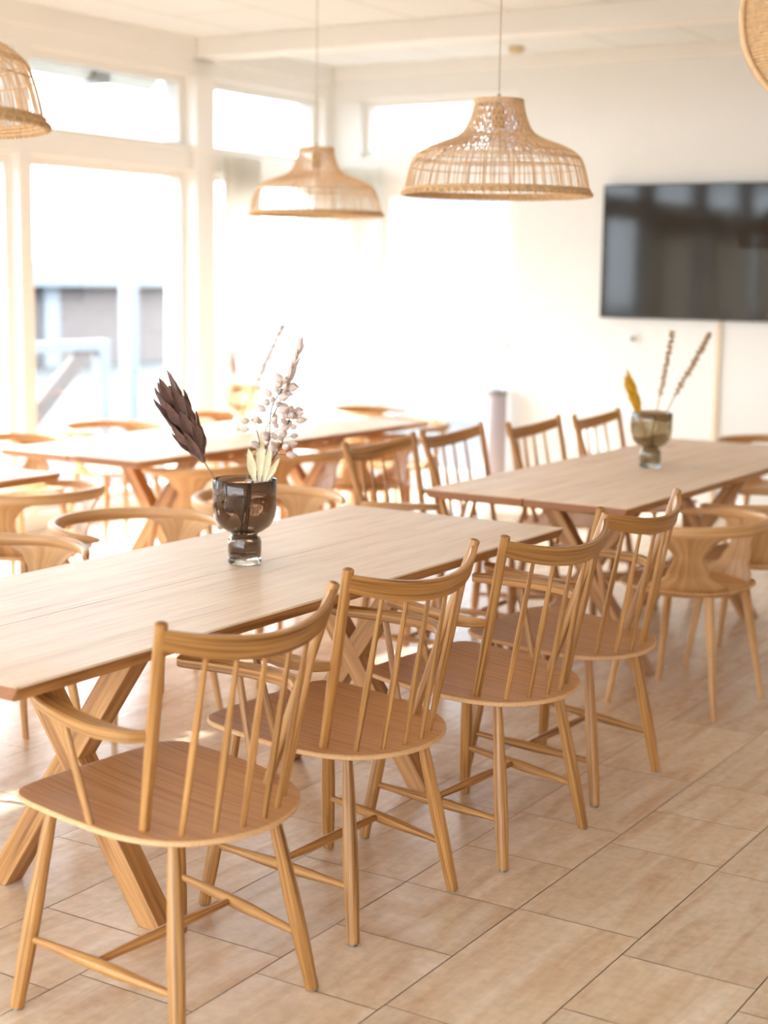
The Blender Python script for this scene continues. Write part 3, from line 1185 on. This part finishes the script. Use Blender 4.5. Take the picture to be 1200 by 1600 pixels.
V2 = Vector((6.08, 2.51, VZ))
D2 = V2+Vector((0, 0, .3))
cone_flower('dried_yellow_flower', V2+Vector((-.01, .01, .085)), P3(1000, 648, D2), P3(977, 580, D2), .020, 24, YELLOW, STEMT,
            'mustard-yellow dried spike leaning left out of the olive-brown vase', lw=.012, seed=8)
sprig('dried_twig', V2+Vector((0, 0, .085)), [V2+Vector((0, 0, .085)), P3(1022, 662, D2), P3(1033, 610, D2), P3(1043, 560, D2), P3(1051, 518, D2)],
      46, .0062, STEMT, STEMT, 'thin brown bobbly twig standing nearly upright in the olive-brown vase', group='brown twigs in the olive vase', seed=3, srad=.0026, spike=True)
sprig('dried_twig', V2+Vector((.01, 0, .085)), [V2+Vector((.01, 0, .085)), P3(1030, 668, D2), P3(1060, 608, D2), P3(1088, 560, D2), P3(1108, 522, D2)],
      52, .0068, STEMT, STEMT, 'thin brown bobbly twig slanting right out of the olive-brown vase', group='brown twigs in the olive vase', seed=4, srad=.003, spike=True)
V3 = Vector((6.16, 4.70, VZ))
D3 = V3+Vector((0, 0, .3))
sprig('dried_twig', V3+Vector((0, 0, .085)), [V3+Vector((0, 0, .085)), P3(388, 628, D3), P3(405, 590, D3), P3(425, 545, D3), P3(443, 508, D3)],
      40, .0075, STEMT, STEMT, 'grey-brown twig slanting right out of the pale amber vase', seed=6, srad=.0034, spike=True)
cone_flower('dried_white_flower', V3+Vector((-.01, .01, .085)), P3(366, 590, D3), P3(361, 545, D3), .016, 16, PALE, STEMT,
            'pale white dried spike standing in the pale amber vase', lw=.010, seed=12)


# ------------------------------------------------------------------ rattan pendant lamps
def make_pendant():
    p = empty('rattan_pendant_lamp')
    k_ = .31/142
    keys = [(0, 37), (20, 41), (36, 47), (46, 53), (54, 63), (62, 83), (70, 104), (80, 121), (92, 130), (110, 136), (128, 140), (143, 142)]
    prof = [(r*k_, (143-h)*k_) for h, r in keys]
    cp = catmull([(r, 0, z) for r, z in prof], 4)
    m = MB()
    nrib = 120
    for i in range(nrib):
        a = 2*PI*i/nrib+rnd.uniform(-.012, .012)
        ca_, sa_ = math.cos(a), math.sin(a)
        tw = rnd.uniform(-.03, .03)
        pts = []
        for j, q in enumerate(cp[14:] if i % 2 else cp[0:]):
            pts.append(Vector((q.x*math.cos(a+tw*j/20), q.x*math.sin(a+tw*j/20), q.z)))
        m.tube(pts[::2]+[pts[-1]], .0017, 4, cap=False)
    # slanting weave on neck and shoulder
    for i in range(34):
        for sg in (-1, 1):
            a0 = 2*PI*i/34
            pts = []
            seg = cp[0:25]
            for j, q in enumerate(seg[::2]):
                a = a0+sg*j*.085
                pts.append(Vector((q.x*math.cos(a), q.x*math.sin(a), q.z)))
            m.tube(pts, .0019, 4, cap=False)

    def ring(idx, rad, off=0.0):
        q = cp[idx]
        m.tube([((q.x+off)*math.cos(2*PI*t/48), (q.x+off)*math.sin(2*PI*t/48), q.z) for t in range(48)], rad, 5, loop=True)
    for idx, rad in ((0, .004), (1, .003), (17, .0022), (18, .0022), (27, .002), (30, .0026), (31, .0022), (34, .002)):
        ring(idx, rad)
    m.build('shade', RATTAN, p)
    # braided rim band
    m = MB()
    R0 = 142*k_
    for j in range(3):
        m.tube([((R0+.001*j)*math.cos(2*PI*t/64), (R0+.001*j)*math.sin(2*PI*t/64), .020-.007*j) for t in range(64)], .0042, 6, loop=True)
    for sg in (-1, 1):
        pts = []
        for t in range(400):
            a = 2*PI*t/400
            ph = 70*a
            pts.append(((R0+.006+.004*math.cos(ph))*math.cos(a), (R0+.006+.004*math.cos(ph))*math.sin(a), .006+sg*.006*math.sin(ph)))
        m.tube(pts, .0026, 4, loop=True)
    m.build('rim', RATTAND, p)
    top = 143*k_
    MB().tube([(0, 0, top-.02), (0, 0, top+.02)], .006, 8).tube([(-37*k_, 0, top), (37*k_, 0, top)], .0025, 6).tube([(0, -37*k_, top), (0, 37*k_, top)], .0025, 6).build('spider', METAL, p)
    MB().tube([(0, 0, top-.09), (0, 0, top-.02)], .021, 16).build('socket', SOCKET, p)
    bulb = [(.0, top-.185), (.018, top-.180), (.029, top-.165), (.031, top-.148), (.026, top-.125), (.016, top-.100), (.014, top-.088), (.0, top-.088)]
    MB().lathe(bulb, 24, close=False).build('bulb', plain('opal_bulb', (250, 246, 238), 0.25), p)
    return p


PEND = make_pendant()
ZR = 1.765
pl = [(2.05, 2.43, 'rattan dome lamp cut by the upper left photo edge, its braided rim in view', 0.0),
      (4.71, 2.53, 'larger rattan pendant lamp hanging clear before the door and wall', 0.6),
      (6.13, 4.25, 'smaller-looking rattan pendant lamp hanging before the windows', 1.3)]
for i, (x, y, lab, a) in enumerate(pl):
    c = PEND if i == 0 else copy_tree(PEND)
    c.location = (x, y, ZR)
    c.rotation_euler = (0, 0, a)
    tag(c, lab, 'pendant lamp', 'rattan pendant lamps')
top = 143*.31/142
for o in list(bpy.data.objects):
    if o.get('category') == 'pendant lamp':
        MB().tube([(0, 0, top+.01), (0, 0, CEIL-ZR-.01)], .0022, 6).build('cord', CORDM, o)
        MB().lathe([(.0, CEIL-ZR-.001), (.045, CEIL-ZR-.001), (.045, CEIL-ZR-.018), (.02, CEIL-ZR-.03), (.0, CEIL-ZR-.03)], 24, close=False).build('ceiling_cup', FRAME, o)

# woven ball lamp cut by the right edge
c0 = P3(1302, 30, (3.08, .90, 1.9))
b0 = empty('woven_pendant_lamp', (c0.x, c0.y, c0.z))
m = MB()
RB = .172
nl = 84
for j in range(nl):
    th_ = PI*(j+.5)/nl
    pts = []
    for t in range(240):
        a = 2*PI*t/240
        wv = .0022*math.sin(a*58+PI*(j % 2))
        pts.append(((RB+wv)*math.sin(th_)*math.cos(a), (RB+wv)*math.sin(th_)*math.sin(a), (RB+wv)*math.cos(th_)))
    m.tube(pts, .0033, 4, loop=True)
m.build('woven_shade', RATTAND, b0)
m = MB()
axis = Vector((r2.x, r2.y, 0)).normalized()
fw = Vector((fwd.x, fwd.y, 0)).normalized()
pl_ = []
for t in range(72):
    a = 2*PI*t/72
    pl_.append((axis*math.cos(a)+Vector((0, 0, 1))*math.sin(a))*(RB+.008)-fw*.02)
m.tube(pl_, .0055, 8, loop=True)
m.build('hoop', RATTAN, b0)
MB().tube([(0, 0, RB), (0, 0, CEIL-c0.z-.005)], .003, 6).build('cord', CORDM, b0)
tag(b0, 'tightly woven rattan ball lamp cut by the upper right corner', 'pendant lamp')

# ------------------------------------------------------------------ television and small wall things
tv = empty('television', (XF-.02, 3.54, 1.667))
MB().box((-.035, -.752, -.424), (.0, .752, .424)).build('housing', BLACK, tv, bevel=.004)
MB().box((-.0375, -.742, -.412), (-.0355, .742, .414)).build('screen', SCREEN, tv)
MB().box((.0, -.25, -.2), (.0195, .25, .2)).build('wall_bracket', BLACK, tv)
tag(tv, 'large black flat television on the far white wall', 'television')
sw = empty('light_switch', (XF-.001, 4.07, 1.11))
MB().box((-.008, -.04, -.04), (0, .04, .04)).build('plate', FRAME, sw, bevel=.002)
MB().tube([(-.008, 0, 0), (-.022, 0, 0)], .021, 16).build('knob', plain('grey_plastic', (150, 148, 150), .5), sw)
tag(sw, 'small grey round switch on the white wall, below and left of the television', 'switch')
tag(MB().box((XF-.018, 3.475, .08), (XF-.001, 3.505, 1.235)).build('cable_duct', plain('beige_cable_duct', (226, 206, 180), .6)),
    'thin beige cable duct running down the wall below the television', 'cable duct')
sm = MB().lathe([(.0, CEIL-.001), (.05, CEIL-.001), (.052, CEIL-.02), (.036, CEIL-.042), (.0, CEIL-.045)], 28, center=(9.15, 4.80, 0), close=False).build('smoke_detector', plain('beige_plastic', (204, 184, 150), .5))
tag(sm, 'small beige smoke detector on the ceiling by the far wall', 'smoke detector')
bn = empty('waste_bin', (XF-.14, 5.00, 0))
MB().lathe([(.0, .002), (.075, .002), (.082, .012), (.082, .72), (.078, .735), (.070, .735), (.070, .03), (.0, .03)], 28, close=False).build('body', plain('grey_mauve_metal', (176, 170, 180), .5), bn)
MB().lathe([(.0835, .70), (.0855, .703), (.0855, .73), (.0835, .737)], 28, close=True).build('rim', METAL, bn)
tag(bn, 'slim grey cylinder bin standing at the right edge of the glass door', 'bin')


# ------------------------------------------------------------------ curtains
def curtain(name, x0, x1, y, z0, z1, amp, folds, mat, label, along='x', group=None, th=.002):
    m = MB()
    n = folds*8
    rings = []
    for side in (1,):
        pass
    nz = 5
    rows = []
    for j in range(nz+1):
        z = z0+(z1-z0)*j/nz
        row = []
        for i in range(n+1):
            s = i/n
            q = x0+(x1-x0)*s
            w_ = amp*math.sin(2*PI*folds*s+.4*math.sin(j*.9))*(1-.25*j/nz)+amp*.3*math.sin(2*PI*folds*.5*s+1)
            row.append((q, y+w_, z) if along == 'x' else (y+w_, q, z))
        rows.append(row)
    m.loft(rows, closed=False, cap=False)
    o = m.build(name, mat)
    md = o.modifiers.new('thick', 'SOLIDIFY')
    md.thickness = th
    tag(o, label, 'curtain', group)
    return o


curtain('curtain', 8.14, 8.50, YW-.10, .02, 2.24, .030, 5, CURT, 'gathered cream curtain beside the white window post')
curtain('curtain', 9.17, 9.38, YW-.12, .02, 2.24, .026, 3, CURT, 'narrow cream curtain in the room corner left of the door')
curtain('sheer_curtain', 5.98, 6.30, XF-.09, .02, 2.24, .022, 6, SHEER, 'white sheer curtain hanging beside the glass door', along='y')
for a, b_, lab in ((4.80, 5.08, 'cream curtain mirrored in the television, the one nearest the table rows'),
                   (2.55, 3.60, 'wide cream curtain mirrored in the middle of the television'),
                   (.75, 2.08, 'very wide cream curtain mirrored right of the middle of the television'),
                   (-1.10, .45, 'drawn cream curtain farthest behind the camera along the windows')):
    curtain('curtain', a, b_, YW-.10, .02, 2.24, .03, max(4, int((b_-a)*12)), CURT, lab)
tag(MB().tube([(-2.9, YW-.11, 2.262), (9.42, YW-.11, 2.262)], .009, 10).build('curtain_rail', FRAME), 'thin white curtain rail along the window transom', 'curtain rail')

# ------------------------------------------------------------------ outdoors
DECK = plain('grey_deck', (74, 72, 72), .8, noise=.1, nscale=4)
HILL = plain('distant_hill', (104, 106, 116), .9, noise=.05, nscale=.05)
MAUVE = plain('mauve_grey_cladding', (112, 101, 98), .8, noise=.08, nscale=3)
OUTW = plain('outdoor_white_paint', (132, 135, 140), .7)
TIMBER = plain('weathered_timber', (150, 138, 132), .8, noise=.1, nscale=8)
struct(MB().box((-60, -60, -.45), (XB-.21, YW+.24, -.12)).box((-60, YW+.24, -.45), (140, 160, -.12)).box((XF+.24, -60, -.45), (140, YW+.24, -.12)).build('ground', DECK))
mb = MB()
rings = []
for i in range(41):
    x = -60+i*6
    h = 1.5+.7*math.sin(i*.37+.6)+.4*math.sin(i*.93)
    rings.append([(x, 150, -1), (x, 150, h), (x, 175, h*1.3), (x, 175, -1)])
hl = struct(mb.loft(rings).build('hills', HILL))
# neighbour building with flat white roof edge
nb = empty('neighbour_building', (14.5, 19.0, -.12))
MB().box((-9, 0, 0), (9, 6, 1.35)).build('wall', MAUVE, nb)
MB().box((-9.3, -.3, 1.35), (9.3, 6.2, 1.55)).build('roof', OUTW, nb)
mb = MB()
for x in (-6.2, -2.6, 1.1, 4.8):
    mb.box((x, -.12, 0), (x+.35, -.01, 1.35))
mb.build('pilaster', OUTW, nb)
tag(nb, 'low mauve-grey building with a white roof edge seen beyond the windows', 'building')
struct(MB().box((XB, YW+.24, CEIL), (XF+0.3, 7.32, CEIL+.12)).build('trim_6', FRAME))
# deck stair / railing
rl = empty('deck_railing', (9.6, 9.6, -.12))
MB().box((-1.6, -.04, .92), (.98, .06, 1.01)).build('handrail', OUTW, rl)
MB().box((.84, -.05, 0), (.97, .05, .92)).build('post', OUTW, rl)
MB().box((1.22, -.05, 0), (1.36, .07, 1.50)).build('post', OUTW, rl)
MB().box((-1.5, -.05, 0), (-1.38, .05, .92)).build('post', OUTW, rl)
mb = MB()
mb.loft([[(-.55, -.02, .0), (-.55, .04, .0), (-.25, .04, .0), (-.25, -.02, .0)], [(.60, -.02, .92), (.60, .04, .92), (.82, .04, .92), (.82, -.02, .92)]], smooth=False)
mb.build('diagonal_brace', MAUVE, rl)
tag(rl, 'white deck railing with a diagonal brace outside the windows', 'railing')
wb = empty('white_outbuilding', (15.5, 8.2, -.12))
MB().box((0, -6, 0), (6, 2.6, 4.6)).build('wall', OUTW, wb)
MB().box((-.12, -6.1, 2.75), (-.01, 2.7, 4.6)).build('sky_panel', plain('lavender_sky_tone', (124, 128, 146), .8, noise=.05, nscale=2), wb)  # added panel standing in for the lavender sky above the door
MB().box((-.22, .15, 2.95), (-.13, 1.35, 3.75)).build('dormer_panel', plain('bright_white_panel', (236, 238, 240), .7), wb)
MB().box((-.3, -6.3, 4.6), (6.3, 2.9, 4.8)).build('roof', TIMBER, wb)
tag(wb, 'plain white building outside, filling the view through the glass door', 'building')
pp = empty('awning_tube', (0, 0, 0))
MB().tube([(5.2, YW+.78, 2.80), (8.42, YW+.78, 2.80)], .085, 20, round_end=.02).build('tube', plain('grey_awning_tube', (186, 184, 178), .5), pp)
MB().box((7.78, YW+.66, 2.70), (7.90, YW+.90, 2.945)).box((6.0, YW+.66, 2.70), (6.12, YW+.90, 2.945)).build('bracket', METAL, pp)
tag(pp, 'thick grey awning tube fixed outside above the upper left window', 'awning')
